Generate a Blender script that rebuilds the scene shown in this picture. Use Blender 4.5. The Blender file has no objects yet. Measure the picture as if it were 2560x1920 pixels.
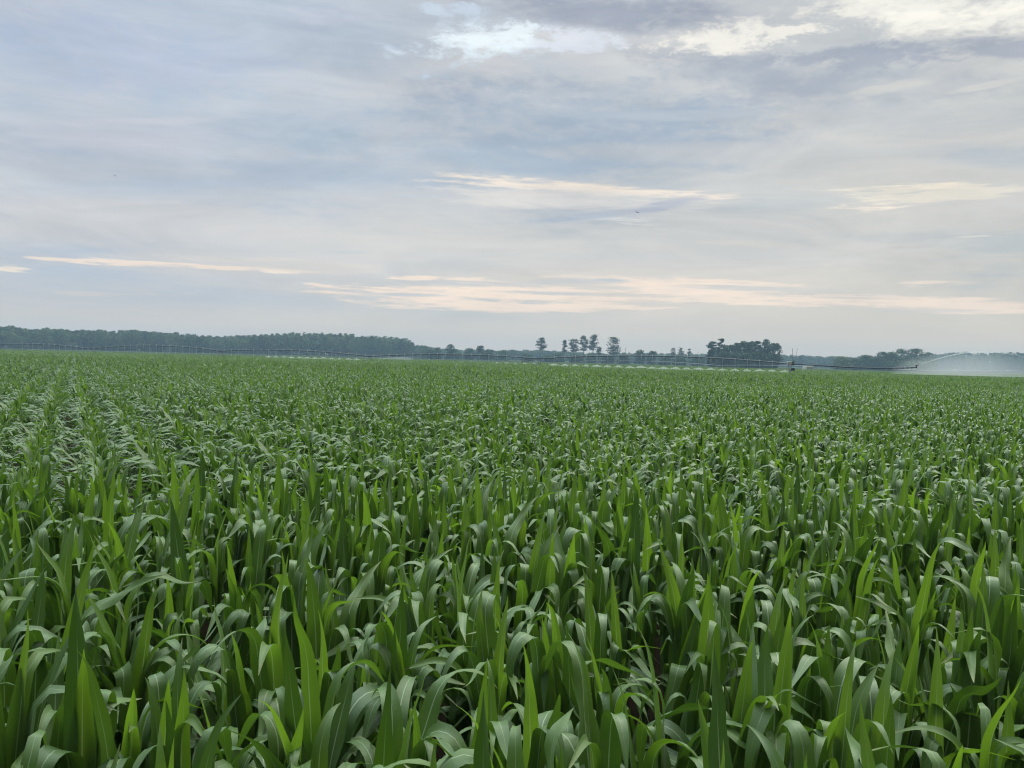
import bpy, bmesh, math, random
import numpy as np
from mathutils import Matrix, Vector

SC = bpy.context.scene
COL = SC.collection
R = math.radians

# ------------------------------------------------------------------ camera
CAM_H = 2.5
F_PX = 2070.0                       # focal length in pixels of the 2560 px wide photograph
ROLL = math.atan(0.0249)
PITCH = math.atan(66.0 / F_PX)
cam_d = bpy.data.cameras.new("camera")
cam_d.sensor_width = 36.0
cam_d.lens = F_PX / 2560.0 * 36.0
cam_d.clip_start = 0.05
cam_d.clip_end = 8000.0
cam = bpy.data.objects.new("camera", cam_d)
COL.objects.link(cam)
ROT = Matrix.Rotation(R(90) - PITCH, 3, 'X') @ Matrix.Rotation(ROLL, 3, 'Z')
cam.matrix_world = Matrix.Translation((0, 0, CAM_H)) @ ROT.to_4x4()
SC.camera = cam


def hor(px):
    return 894.0 + 0.0249 * (px - 1280.0)


def ray(px, py):
    return ROT @ Vector(((px - 1280.0) / F_PX, -(py - 960.0) / F_PX, -1.0))


def at(px, py, Y):
    """world point seen at a photograph pixel, at the distance Y in front of the camera"""
    d = ray(px, py)
    k = Y / d.y
    return Vector((d.x * k, Y, CAM_H + d.z * k))


def gx(px, Y):
    return at(px, hor(px), Y).x


def hz(px, py, Y):
    return at(px, py, Y).z


# ------------------------------------------------------------------ small helpers
def lin(r, g, b):
    def f(c):
        c /= 255.0
        return c / 12.92 if c <= 0.04045 else ((c + 0.055) / 1.055) ** 2.4
    return (f(r), f(g), f(b), 1.0)


def smooth(x):
    x = np.clip(x, 0, 1)
    return x * x * (3 - 2 * x)


def set_mesh(me, v, quads=None, tris=None, attrs=None, shade=True):
    v = np.asarray(v, dtype=np.float32)
    q = np.zeros((0, 4), np.int32) if quads is None else np.asarray(quads, np.int32)
    t = np.zeros((0, 3), np.int32) if tris is None else np.asarray(tris, np.int32)
    me.vertices.add(len(v))
    me.vertices.foreach_set("co", v.ravel())
    nl = q.size + t.size
    me.loops.add(nl)
    me.loops.foreach_set("vertex_index", np.concatenate([q.ravel(), t.ravel()]).astype(np.int32))
    me.polygons.add(len(q) + len(t))
    starts = np.concatenate([np.arange(len(q)) * 4, q.size + np.arange(len(t)) * 3]).astype(np.int32)
    me.polygons.foreach_set("loop_start", starts)
    me.update(calc_edges=True)
    for n, a in (attrs or {}).items():
        at_ = me.attributes.new(n, 'FLOAT', 'POINT')
        at_.data.foreach_set("value", np.asarray(a, np.float32).ravel())
    if shade:
        me.shade_smooth()
    return me


class MB:
    """collects faces of simple shapes for one mesh"""

    def __init__(self):
        self.v, self.f = [], []

    def add(self, v, f):
        o = len(self.v)
        self.v += [tuple(p) for p in v]
        self.f += [tuple(i + o for i in q) for q in f]
        return self

    def box(self, c, s, rz=0.0, bev=0.0):
        M = Matrix.Rotation(rz, 3, 'Z')
        c = Vector(c)
        x, y, z = s[0] / 2, s[1] / 2, s[2] / 2
        b = bev
        if b <= 0:
            pts = [(i, j, k) for k in (-z, z) for (i, j) in ((-x, -y), (x, -y), (x, y), (-x, y))]
            fs = [(3, 2, 1, 0), (4, 5, 6, 7), (0, 1, 5, 4), (1, 2, 6, 5), (2, 3, 7, 6), (3, 0, 4, 7)]
        else:
            ring = lambda xx, yy, k: [(-xx, -yy, k), (xx, -yy, k), (xx, yy, k), (-xx, yy, k)]
            pts = ring(x - b, y - b, -z) + ring(x, y, -z + b) + ring(x, y, z - b) + ring(x - b, y - b, z)
            fs = [(3, 2, 1, 0), (12, 13, 14, 15)]
            for l in range(3):
                for i in range(4):
                    j = (i + 1) % 4
                    fs.append((l * 4 + i, l * 4 + j, l * 4 + 4 + j, l * 4 + 4 + i))
        return self.add([M @ Vector(p) + c for p in pts], fs)

    def path(self, pts, rad, n=8, cap=True):
        pts = [Vector(p) for p in pts]
        if not hasattr(rad, '__len__'):
            rad = [rad] * len(pts)
        vs, fs = [], []
        for i, p in enumerate(pts):
            t = (pts[min(i + 1, len(pts) - 1)] - pts[max(i - 1, 0)]).normalized()
            a = t.cross(Vector((0, 0, 1)))
            if a.length < 0.05:
                a = t.cross(Vector((1, 0, 0)))
            a.normalize()
            b = t.cross(a)
            for k in range(n):
                w = 2 * math.pi * k / n
                vs.append(p + (a * math.cos(w) + b * math.sin(w)) * rad[i])
        for i in range(len(pts) - 1):
            for k in range(n):
                k2 = (k + 1) % n
                fs.append((i * n + k, i * n + k2, (i + 1) * n + k2, (i + 1) * n + k))
        if cap:
            fs.append(tuple(range(n - 1, -1, -1)))
            fs.append(tuple((len(pts) - 1) * n + k for k in range(n)))
        return self.add(vs, fs)

    def torus(self, c, axis, R0, r0, n=20, m=8):
        c = Vector(c)
        ax = Vector(axis).normalized()
        a = ax.cross(Vector((0, 0, 1))).normalized()
        b = ax.cross(a)
        vs, fs = [], []
        for i in range(n):
            w = 2 * math.pi * i / n
            d = a * math.cos(w) + b * math.sin(w)
            for k in range(m):
                u = 2 * math.pi * k / m
                vs.append(c + d * (R0 + r0 * math.cos(u)) + ax * (r0 * math.sin(u)))
        for i in range(n):
            for k in range(m):
                fs.append((i * m + k, ((i + 1) % n) * m + k, ((i + 1) % n) * m + (k + 1) % m, i * m + (k + 1) % m))
        return self.add(vs, fs)

    def build(self, name, mat, parent=None, origin=None, smooth_=False):
        o = Vector(origin) if origin is not None else Vector((0, 0, 0))
        me = bpy.data.meshes.new(name)
        me.from_pydata([tuple(Vector(p) - o) for p in self.v], [], self.f)
        me.update()
        if smooth_:
            me.shade_smooth()
        me.materials.append(mat)
        ob = bpy.data.objects.new(name, me)
        COL.objects.link(ob)
        if parent is not None:
            ob.parent = parent
        return ob


def link_mesh(name, me, mat, parent=None):
    if mat is not None:
        me.materials.append(mat)
    ob = bpy.data.objects.new(name, me)
    COL.objects.link(ob)
    if parent is not None:
        ob.parent = parent
    return ob


def tag(o, label=None, cat=None, group=None, kind=None):
    if label: o['label'] = label
    if cat: o['category'] = cat
    if group: o['group'] = group
    if kind: o['kind'] = kind
    return o


def empty(name, loc, label, cat, group=None):
    o = bpy.data.objects.new(name, None)
    o.empty_display_size = 0.3
    COL.objects.link(o)
    o.location = loc
    return tag(o, label, cat, group)


_ONES = "zeroth first second third fourth fifth sixth seventh eighth ninth tenth eleventh twelfth thirteenth fourteenth fifteenth sixteenth seventeenth eighteenth nineteenth".split()
_TENS = {20: 'twenty', 30: 'thirty', 40: 'forty', 50: 'fifty', 60: 'sixty'}


def ordinal(n):
    if n < 20:
        return _ONES[n]
    t = n // 10 * 10
    return _TENS[t][:-1] + 'ieth' if n == t else _TENS[t] + '-' + _ONES[n - t]


# ------------------------------------------------------------------ node helpers
class NT:
    def __init__(self, tree):
        self.t = tree
        self.n = tree.nodes
        self.l = tree.links

    def new(self, typ, **kw):
        nd = self.n.new(typ)
        for k, v in kw.items():
            setattr(nd, k, v)
        return nd

    def put(self, sock, val):
        if isinstance(val, bpy.types.NodeSocket):
            self.l.new(val, sock)
        else:
            sock.default_value = val

    def math(self, op, a, b=0.0, c=None, clamp=False):
        nd = self.new('ShaderNodeMath', operation=op, use_clamp=clamp)
        self.put(nd.inputs[0], a)
        self.put(nd.inputs[1], b)
        if c is not None:
            self.put(nd.inputs[2], c)
        return nd.outputs[0]

    def mix(self, f, a, b, blend='MIX'):
        nd = self.new('ShaderNodeMix', data_type='RGBA', blend_type=blend)
        self.put(nd.inputs[0], f)
        self.put(nd.inputs[6], a)
        self.put(nd.inputs[7], b)
        return nd.outputs[2]

    def maprange(self, v, a, b, c=0.0, d=1.0, interp='SMOOTHSTEP'):
        nd = self.new('ShaderNodeMapRange', interpolation_type=interp)
        self.put(nd.inputs[0], v)
        for i, x in enumerate((a, b, c, d)):
            nd.inputs[i + 1].default_value = x
        return nd.outputs[0]

    def noise(self, vec, scale, detail=4, rough=0.55, dist=0.0):
        nd = self.new('ShaderNodeTexNoise')
        if vec is not None:
            self.l.new(vec, nd.inputs['Vector'])
        nd.inputs['Scale'].default_value = scale
        nd.inputs['Detail'].default_value = detail
        nd.inputs['Roughness'].default_value = rough
        nd.inputs['Distortion'].default_value = dist
        return nd.outputs[0]

    def attr(self, name):
        return self.new('ShaderNodeAttribute', attribute_name=name).outputs['Fac']


def material(name):
    m = bpy.data.materials.new(name)
    m.use_nodes = True
    m.node_tree.nodes.clear()
    return m, NT(m.node_tree)


def simple_mat(name, col, rough=0.6, metal=0.0, var=0.25, scale=3.0, spec=0.5):
    m, t = material(name)
    tc = t.new('ShaderNodeTexCoord').outputs['Object']
    n = t.noise(tc, scale, 5)
    c = t.mix(n, tuple(x * (1 - var) for x in col[:3]) + (1,), tuple(min(1, x * (1 + var)) for x in col[:3]) + (1,))
    p = t.new('ShaderNodeBsdfPrincipled')
    t.put(p.inputs['Base Color'], c)
    p.inputs['Roughness'].default_value = rough
    p.inputs['Metallic'].default_value = metal
    p.inputs['Specular IOR Level'].default_value = spec
    o = t.new('ShaderNodeOutputMaterial')
    t.l.new(p.outputs[0], o.inputs[0])
    return m


# ------------------------------------------------------------------ sky
SUN_AZ, SUN_EL = R(38), R(42)
w = bpy.data.worlds.new("World")
SC.world = w
w.use_nodes = True
w.node_tree.nodes.clear()
t = NT(w.node_tree)
gen = t.new('ShaderNodeTexCoord').outputs['Generated']
sep = t.new('ShaderNodeSeparateXYZ')
t.l.new(gen, sep.inputs[0])
dx, dy, dz = sep.outputs
az = t.math('ARCTAN2', dx, dy)
el = t.math('ARCSINE', t.math('MINIMUM', t.math('MAXIMUM', dz, -1.0), 1.0))
# cloud deck seen in perspective: a plane overhead
zc = t.math('ADD', t.math('MAXIMUM', dz, 0.0), 0.05)
comb = t.new('ShaderNodeCombineXYZ')
t.put(comb.inputs[0], t.math('MULTIPLY', t.math('DIVIDE', dx, zc), 0.55))
t.put(comb.inputs[1], t.math('DIVIDE', dy, zc))
deck = comb.outputs[0]


def angvec(ka, ke, shift=0.0):
    c = t.new('ShaderNodeCombineXYZ')
    t.put(c.inputs[0], t.math('MULTIPLY', az, ka))
    t.put(c.inputs[1], t.math('MULTIPLY', t.math('MULTIPLY_ADD', az, 0.012, el), ke))
    c.inputs[2].default_value = shift
    return c.outputs[0]


n_deck = t.noise(deck, 0.8, 7, 0.55, 0.6)
n_str = t.noise(angvec(7, 80, 3.1), 1.0, 7, 0.64, 0.25)
n_puff = t.noise(angvec(11, 27, 8.0), 1.0, 9, 0.66, 0.4)
n_f1 = t.noise(angvec(48, 110, 1.7), 1.0, 6, 0.6, 0.3)
n_f2 = t.noise(angvec(34, 330, 6.7), 1.0, 5, 0.6, 0.2)
n_puff = t.math('MULTIPLY_ADD', t.math('SUBTRACT', n_f1, 0.5), 0.55, n_puff)
n_str = t.math('MULTIPLY_ADD', t.math('SUBTRACT', n_f2, 0.5), 0.4, n_str)
n_soft = t.noise(angvec(3.2, 13, 5.0), 1.0, 5, 0.5, 0.4)

sky = t.new('ShaderNodeTexSky', sky_type='NISHITA')
sky.sun_disc = False
sky.sun_elevation = SUN_EL
sky.sun_rotation = SUN_AZ
sky_c = t.mix(1.0, sky.outputs[0], (0.1, 0.1, 0.1, 1), 'MULTIPLY')

# slow colour change of the deck: bluish at the left, grey and warm to the right, pale at the horizon
f_az = t.maprange(az, -0.6, 0.6, 0, 1)
f_el = t.maprange(el, 0.02, 0.36, 0, 1, 'LINEAR')
low = t.mix(f_az, lin(205, 206, 208), lin(213, 208, 198))
high = t.mix(f_az, lin(191, 203, 218), lin(205, 207, 206))
base = t.mix(f_el, low, high)
light = t.mix(f_az, lin(209, 212, 218), lin(216, 214, 209))
dark = t.mix(f_az, lin(181, 195, 212), lin(193, 198, 199))
amp = t.maprange(el, 0.0, 0.13, 0.15, 1.0)
mfac = t.math('ADD', t.math('MULTIPLY', n_soft, 0.55), t.math('ADD', t.math('MULTIPLY', n_deck, 0.3), t.math('MULTIPLY', n_str, 0.15)))
c = t.mix(t.math('MULTIPLY', t.maprange(mfac, 0.49, 0.60), t.math('MULTIPLY', amp, 0.9)), base, light)
c = t.mix(t.math('MULTIPLY', t.maprange(mfac, 0.49, 0.38), t.math('MULTIPLY', amp, 0.9)), c, dark)


def azel(px, py):
    d = ray(px, py).normalized()
    return math.atan2(d.x, d.y), math.asin(d.z)


def blob(c, px, py, rx, ry, col, op, slope=0.025, noise=None, na=1.0, soft=0.6):
    a0, e0 = azel(px, py)
    a1, e1 = azel(px + rx, py + slope * rx)
    k = (e1 - e0) / (a1 - a0)
    ra, re = a1 - a0, abs(azel(px, py - ry)[1] - e0)
    du = t.math('SUBTRACT', az, a0)
    dv = t.math('MULTIPLY_ADD', du, -k, t.math('SUBTRACT', el, e0))
    qu = t.math('POWER', t.math('ABSOLUTE', t.math('DIVIDE', du, ra)), 2.0)
    qv = t.math('POWER', t.math('ABSOLUTE', t.math('DIVIDE', dv, re)), 2.0)
    q = t.math('SUBTRACT', 1.0, t.math('ADD', qu, qv))
    if noise is not None:
        q = t.math('MULTIPLY_ADD', t.math('SUBTRACT', noise, 0.5), 2 * na, q)
    m = t.maprange(q, 0.0, soft, 0.0, op)
    return t.mix(m, c, lin(*col))


CREAM, PEACH = (252, 237, 219), (250, 231, 214)
n_mix = t.math('ADD', t.math('MULTIPLY', n_soft, 0.55), t.math('MULTIPLY', n_puff, 0.45))
# large darker banks
for a in ((1480, 330, 560, 150, (164, 179, 196), .95), (2050, 190, 600, 85, (167, 176, 188), .95), (1480, 25, 460, 66, (164, 171, 185), .9),
          (1000, 450, 720, 34, (173, 189, 206), .7), (2520, 395, 330, 36, (182, 191, 199), .8), (350, 130, 520, 130, (177, 193, 219), .6),
          (650, 320, 420, 110, (178, 195, 211), .5), (2250, 290, 420, 60, (183, 190, 196), .5), (420, 470, 380, 30, (183, 198, 213), .5)):
    c = blob(c, *a, slope=0.01, noise=n_mix, na=2.3, soft=1.15)
c = blob(c, 1250, 395, 760, 62, (169, 185, 201), .85, .03, n_mix, 1.8, 1.1)
c = blob(c, 640, 455, 520, 26, (180, 194, 210), .6, .03, n_soft, 1.4, 1.2)
# lighter veils
for a in ((250, 355, 420, 60, (207, 209, 219), .7), (760, 195, 260, 30, (200, 208, 217), .6), (330, 305, 260, 14, (210, 212, 220), .7),
          (560, 560, 900, 60, (205, 209, 214), .6), (820, 45, 260, 40, (203, 207, 221), .6), (2300, 215, 260, 25, (206, 207, 206), .6),
          (1700, 290, 300, 16, (196, 204, 210), .55), (1800, 385, 600, 36, (206, 207, 206), .7), (1500, 600, 1500, 80, (211, 210, 207), .8), (300, 560, 700, 80, (208, 208, 210), .7),
          (2300, 460, 400, 60, (214, 212, 204), .5)):
    c = blob(c, *a, slope=-0.03, noise=n_mix, na=2.0, soft=1.2)
# broken openings high up
c = blob(c, 1195, 95, 230, 80, (220, 232, 242), .85, -0.1, n_puff, 2.8, 1.4)
c = blob(c, 1190, 108, 170, 52, (238, 250, 254), 1.0, -0.15, n_puff, 1.9, 1.2)
c = blob(c, 1290, 80, 60, 30, (236, 247, 252), .9, -0.2, n_puff, 3.0, 0.9)
c = blob(c, 1150, 25, 150, 22, (212, 226, 240), .8, 0, n_puff, 2.5, 1.0)
c = blob(c, 1450, 92, 110, 40, (224, 229, 238), .85, 0, n_puff, 3.2, 1.0)
c = blob(c, 2300, 0, 640, 105, (240, 236, 226), .9, 0.03, n_puff, 2.4, 1.5)
c = blob(c, 2320, 8, 470, 78, (255, 252, 240), 1.0, 0.02, n_puff, 1.15, 1.0)
c = blob(c, 1870, 90, 260, 60, (238, 234, 226), .9, -0.12, n_puff, 3.0, 1.4)
c = blob(c, 1850, 100, 190, 44, (254, 250, 239), 1.0, -0.12, n_puff, 2.4, 1.2)
c = blob(c, 2010, 78, 160, 24, (250, 246, 234), .95, -0.1, n_puff, 2.8, 0.8)
for a in ((2100, 148, 320, 40), (2450, 128, 320, 36), (1560, 40, 220, 44)):
    c = blob(c, *a, (168, 175, 188), .85, -0.05, n_puff, 2.0, 0.9)
# wisps at the right
c = blob(c, 2240, 215, 170, 16, (213, 212, 206), .7, -0.2, n_puff, 1.5, .8)
c = blob(c, 2460, 215, 110, 10, (214, 213, 207), .7, -0.2, n_puff, 1.5, .8)
# long bright streaks
c = blob(c, 1700, 740, 1100, 80, (224, 216, 206), .75, .02, n_soft, 1.6, 1.4)
c = blob(c, 420, 660, 480, 40, (219, 214, 209), .6, .03, n_soft, 1.6, 1.4)
c = blob(c, 1500, 480, 560, 40, (222, 218, 212), .6, .03, n_soft, 1.6, 1.4)
for a in ((1480, 470, 420, 11, CREAM, .95, .055), (1240, 462, 190, 6, CREAM, .75, .05), (1420, 500, 420, 26, (226, 222, 217), .7, .04),
          (2280, 478, 260, 26, (238, 229, 211), .7, -.05), (2170, 518, 130, 8, CREAM, .85, 0), (2300, 462, 200, 8, (250, 238, 216), .8, 0), (2500, 470, 160, 9, (231, 225, 212), .6, 0),
          (1580, 552, 110, 8, (231, 230, 225), .8, .03), (1900, 610, 160, 7, (222, 218, 208), .5, .02), (2440, 592, 90, 4, (232, 228, 216), .7, 0),
          (400, 663, 310, 7, PEACH, .85, .042), (700, 679, 60, 5, CREAM, .9, .03), (25, 670, 60, 8, CREAM, .8, .02), (560, 648, 250, 8, (224, 220, 214), .6, .03),
          (760, 660, 200, 14, (220, 215, 208), .6, .04), (300, 735, 200, 5, (219, 213, 208), .6, .02),
          (1280, 738, 520, 22, PEACH, 1.0, .022), (960, 720, 220, 8, PEACH, .95, .01), (1700, 712, 380, 16, PEACH, .95, .03), (1040, 697, 70, 6, PEACH, .9, -.03),
          (1240, 764, 420, 12, PEACH, .9, .015), (1950, 748, 640, 15, PEACH, .95, .028), (2450, 766, 320, 14, PEACH, .9, .02), (2290, 710, 180, 8, PEACH, .75, .01),
          (1180, 702, 90, 8, PEACH, .8, .02)):
    c = blob(c, a[0], a[1], a[2], a[3] * 1.45, *a[4:6], slope=a[6], noise=n_str, na=2.0 if a[2] > 310 else 3.2, soft=1.1)
# thin dark slivers in front of the streaks
for a in ((1500, 537, 190, 13, (180, 189, 203), .95, -.1), (1670, 512, 100, 18, (184, 190, 202), .9, -.2), (1440, 704, 160, 11, (197, 202, 206), .95, -.01),
          (1160, 712, 90, 6, (202, 204, 206), .8, .03), (1480, 736, 260, 6, (199, 202, 204), .95, .02), (1020, 737, 120, 5, (201, 205, 208), .9, .02),
          (1540, 720, 70, 4, (204, 205, 205), .8, 0), (1900, 722, 240, 8, (205, 206, 204), .85, .02), (2120, 745, 130, 4, (211, 208, 203), .8, .02), (2300, 775, 180, 6, (211, 209, 206), .7, .01),
          (1340, 480, 90, 5, (214, 208, 208), .6, .02), (1070, 490, 120, 6, (200, 208, 216), .7, .02), (860, 632, 80, 6, (196, 203, 209), .6, 0)):
    c = blob(c, *a[:6], slope=a[6], noise=n_str, na=2.4, soft=1.3)
# low haze band over the horizon
c = t.mix(t.maprange(el, 0.058, 0.03, 0.0, 0.8), c, t.mix(f_az, lin(217, 212, 207), lin(216, 209, 199)))
c = t.mix(0.06, c, sky_c)
mot = t.math('MULTIPLY_ADD', t.math('SUBTRACT', t.math('ADD', n_puff, n_str), 1.0), t.math('MULTIPLY', amp, 0.07), 1.0)
n_bank = t.noise(angvec(4.2, 17, 11.3), 1.0, 8, 0.58, 0.9)
xb = t.math('MULTIPLY', t.math('SUBTRACT', n_bank, 0.5), amp)
cm = t.new('ShaderNodeCombineColor')
for i_, kb in enumerate((0.62, 0.54, 0.42)):
    t.put(cm.inputs[i_], t.math('MULTIPLY_ADD', xb, kb, mot))
c = t.mix(1.0, c, cm.outputs[0], 'MULTIPLY')
zen = t.maprange(el, 0.41, 1.10, 1.0, 10.0)  # unseen upper sky boosted, an added fill that brightens the corn tops
zen = t.math('MULTIPLY', zen, t.maprange(dy, -0.35, 0.45, 0.16, 1.0))  # unseen rear sky dimmed to darken leaf sides facing the camera
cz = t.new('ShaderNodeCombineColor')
zt = t.maprange(el, 0.41, 0.9, 0.0, 1.0)  # tint added to the boosted upper sky to keep leaf highlights neutral
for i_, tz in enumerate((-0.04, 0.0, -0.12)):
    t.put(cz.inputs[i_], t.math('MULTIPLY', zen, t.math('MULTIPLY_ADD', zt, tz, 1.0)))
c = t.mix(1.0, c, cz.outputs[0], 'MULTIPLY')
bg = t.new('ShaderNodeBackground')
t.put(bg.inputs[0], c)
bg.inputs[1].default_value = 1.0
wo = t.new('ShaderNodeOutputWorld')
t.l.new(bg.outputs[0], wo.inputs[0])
w.cycles.sampling_method = 'MANUAL'
w.cycles.sample_map_resolution = 512

sun_d = bpy.data.lights.new("sun", 'SUN')
sun_d.energy = 1.3
sun_d.angle = R(18)
sun_d.color = (1.0, 0.965, 0.90)
sun = bpy.data.objects.new("sun", sun_d)
COL.objects.link(sun)
sd = Vector((math.sin(SUN_AZ) * math.cos(SUN_EL), math.cos(SUN_AZ) * math.cos(SUN_EL), math.sin(SUN_EL)))
sun.rotation_euler = sd.to_track_quat('Z', 'Y').to_euler()
sun.location = (20, 20, 30)

# ------------------------------------------------------------------ materials
m_leaf, t = material("corn_leaf")
acr, alo, age, rnd = t.attr('acr'), t.attr('alo'), t.attr('age'), t.attr('rnd')
tc = t.new('ShaderNodeTexCoord').outputs['Object']
nz = t.noise(tc, 9.0, 4)
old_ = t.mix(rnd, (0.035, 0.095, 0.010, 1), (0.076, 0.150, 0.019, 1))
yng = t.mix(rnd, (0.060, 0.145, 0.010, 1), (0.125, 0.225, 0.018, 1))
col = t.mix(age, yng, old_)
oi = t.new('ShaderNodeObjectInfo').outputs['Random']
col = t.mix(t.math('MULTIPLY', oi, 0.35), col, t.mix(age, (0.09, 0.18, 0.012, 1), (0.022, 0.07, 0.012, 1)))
col = t.mix(t.math('MULTIPLY', nz, 0.5), col, t.mix(0.5, col, (0.02, 0.06, 0.012, 1)))
vein = t.math('SINE', t.math('MULTIPLY', acr, 55.0))
col = t.mix(t.math('MULTIPLY_ADD', vein, 0.13, 0.13), col, (0.10, 0.17, 0.05, 1))
aa = t.math('ABSOLUTE', acr)
rib = t.math('MULTIPLY', t.maprange(aa, 0.07, 0.03, 0, 1), t.maprange(alo, 0.96, 0.5, 0, 0.9))
col = t.mix(rib, col, (0.34, 0.43, 0.27, 1))
blot = t.math('MULTIPLY', t.maprange(t.noise(tc, 23.0, 5, 0.7), 0.60, 0.72, 0, 0.45), t.maprange(rnd, 0.2, 0.8, 0.2, 1.0))
col = t.mix(blot, col, (0.13, 0.17, 0.04, 1))
tip = t.math('MULTIPLY', t.maprange(alo, 0.90, 1.0, 0, 0.6), t.maprange(rnd, 0.6, 0.9, 0, 1))
col = t.mix(tip, col, (0.22, 0.20, 0.07, 1))
pb = t.new('ShaderNodeBsdfPrincipled')
t.put(pb.inputs['Base Color'], col)
t.put(pb.inputs['Roughness'], t.math('MULTIPLY_ADD', nz, 0.22, 0.42))
pb.inputs['Specular IOR Level'].default_value = 0.75
pb.inputs['Sheen Weight'].default_value = 0.10
pb.inputs['Sheen Roughness'].default_value = 0.45
pb.inputs['Sheen Tint'].default_value = (0.82, 0.95, 0.92, 1)
bump = t.new('ShaderNodeBump')
bump.inputs['Strength'].default_value = 0.25
bump.inputs['Distance'].default_value = 0.004
t.put(bump.inputs['Height'], t.math('ADD', t.math('MULTIPLY', vein, 0.3), t.noise(tc, 40.0, 3)))
t.l.new(bump.outputs[0], pb.inputs['Normal'])
tr = t.new('ShaderNodeBsdfTranslucent')
t.put(tr.inputs[0], t.mix(0.6, col, t.mix(age, (0.25, 0.44, 0.018, 1), (0.105, 0.25, 0.009, 1))))
ms = t.new('ShaderNodeMixShader')
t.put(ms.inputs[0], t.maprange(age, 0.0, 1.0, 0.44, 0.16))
t.l.new(pb.outputs[0], ms.inputs[1])
t.l.new(tr.outputs[0], ms.inputs[2])
o = t.new('ShaderNodeOutputMaterial')
t.l.new(ms.outputs[0], o.inputs[0])

m_stalk = simple_mat("corn_stalk", (0.09, 0.16, 0.045), 0.5, var=0.4, scale=12)

m_ground, t = material("ground_soil_and_grass")
tc = t.new('ShaderNodeTexCoord').outputs['Object']
sp = t.new('ShaderNodeSeparateXYZ')
t.l.new(tc, sp.inputs[0])
big = t.noise(tc, 0.03, 6)
fine = t.noise(tc, 3.0, 8, 0.65)
soil = t.mix(fine, (0.016, 0.011, 0.007, 1), (0.05, 0.036, 0.024, 1))
grass = t.mix(big, (0.022, 0.038, 0.014, 1), (0.045, 0.062, 0.024, 1))
gc = t.mix(t.maprange(sp.outputs[1], 240.0, 244.0, 0, 1), soil, grass)
pb = t.new('ShaderNodeBsdfPrincipled')
t.put(pb.inputs['Base Color'], gc)
pb.inputs['Roughness'].default_value = 1.0
pb.inputs['Specular IOR Level'].default_value = 0.05
bump = t.new('ShaderNodeBump')
bump.inputs['Distance'].default_value = 0.03
t.put(bump.inputs['Height'], fine)
t.l.new(bump.outputs[0], pb.inputs['Normal'])
o = t.new('ShaderNodeOutputMaterial')
t.l.new(pb.outputs[0], o.inputs[0])


def foliage_mat(name, a, b, tl=0.2):
    m, t = material(name)
    rn = t.attr('rnd')
    tc = t.new('ShaderNodeTexCoord').outputs['Object']
    cc = t.mix(t.math('MULTIPLY_ADD', t.noise(tc, 0.22, 3), 0.25, t.math('MULTIPLY', rn, 0.75)), a + (1,), b + (1,))
    p = t.new('ShaderNodeBsdfPrincipled')
    t.put(p.inputs['Base Color'], cc)
    p.inputs['Roughness'].default_value = 0.65
    p.inputs['Specular IOR Level'].default_value = 0.25
    q = t.new('ShaderNodeBsdfTranslucent')
    t.put(q.inputs[0], cc)
    mm = t.new('ShaderNodeMixShader')
    mm.inputs[0].default_value = tl
    t.l.new(p.outputs[0], mm.inputs[1])
    t.l.new(q.outputs[0], mm.inputs[2])
    oo = t.new('ShaderNodeOutputMaterial')
    t.l.new(mm.outputs[0], oo.inputs[0])
    return m


m_oak = foliage_mat("broadleaf_foliage", (0.035, 0.07, 0.022), (0.085, 0.14, 0.042))
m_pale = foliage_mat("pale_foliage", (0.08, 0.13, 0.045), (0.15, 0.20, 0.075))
m_wood = foliage_mat("forest_foliage", (0.009, 0.024, 0.011), (0.19, 0.255, 0.09))
m_pine = foliage_mat("pine_needles", (0.035, 0.065, 0.025), (0.075, 0.11, 0.045))
m_bark = simple_mat("bark", (0.10, 0.08, 0.062), 0.9, var=0.4, scale=1.5)
m_galv = simple_mat("weathered_galvanised_steel", (0.11, 0.125, 0.14), 0.55, 0.0, var=0.3, scale=2.0)
m_darksteel = simple_mat("dark_steel", (0.045, 0.05, 0.055), 0.6, 0.2)
m_palesteel = simple_mat("pale_galvanised_steel", (0.40, 0.42, 0.45), 0.5, 0.0, var=0.15)
m_hose = simple_mat("white_plastic_tube", (0.62, 0.64, 0.64), 0.5, var=0.1)
m_box = simple_mat("cream_enamel", (0.58, 0.56, 0.51), 0.45, var=0.06)
m_rubber = simple_mat("black_rubber", (0.02, 0.02, 0.022), 0.85)
m_white = simple_mat("white_paint", (0.78, 0.78, 0.76), 0.5, var=0.08)
m_roof = simple_mat("grey_sheet_roof", (0.42, 0.43, 0.44), 0.5, var=0.15)
m_feather = simple_mat("dark_feathers", (0.05, 0.048, 0.045), 0.8)


def water_mat(name, alpha):
    m, t = material(name)
    tc = t.new('ShaderNodeTexCoord').outputs['Object']
    n = t.noise(tc, 5.0, 5, 0.7)
    d = t.new('ShaderNodeBsdfDiffuse')
    d.inputs[0].default_value = (0.86, 0.90, 0.90, 1)
    q = t.new('ShaderNodeBsdfTranslucent')
    q.inputs[0].default_value = (0.86, 0.90, 0.90, 1)
    a0 = t.new('ShaderNodeMixShader')
    a0.inputs[0].default_value = 0.5
    t.l.new(d.outputs[0], a0.inputs[1])
    t.l.new(q.outputs[0], a0.inputs[2])
    tp = t.new('ShaderNodeBsdfTransparent')
    mm = t.new('ShaderNodeMixShader')
    t.put(mm.inputs[0], t.maprange(n, 0.25, 0.75, alpha * 0.6, alpha * 1.4, 'LINEAR'))
    t.l.new(tp.outputs[0], mm.inputs[1])
    t.l.new(a0.outputs[0], mm.inputs[2])
    oo = t.new('ShaderNodeOutputMaterial')
    t.l.new(mm.outputs[0], oo.inputs[0])
    return m


m_spray = water_mat("fine_water_spray", 0.21)
m_jet = water_mat("water_jet", 0.40)


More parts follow.
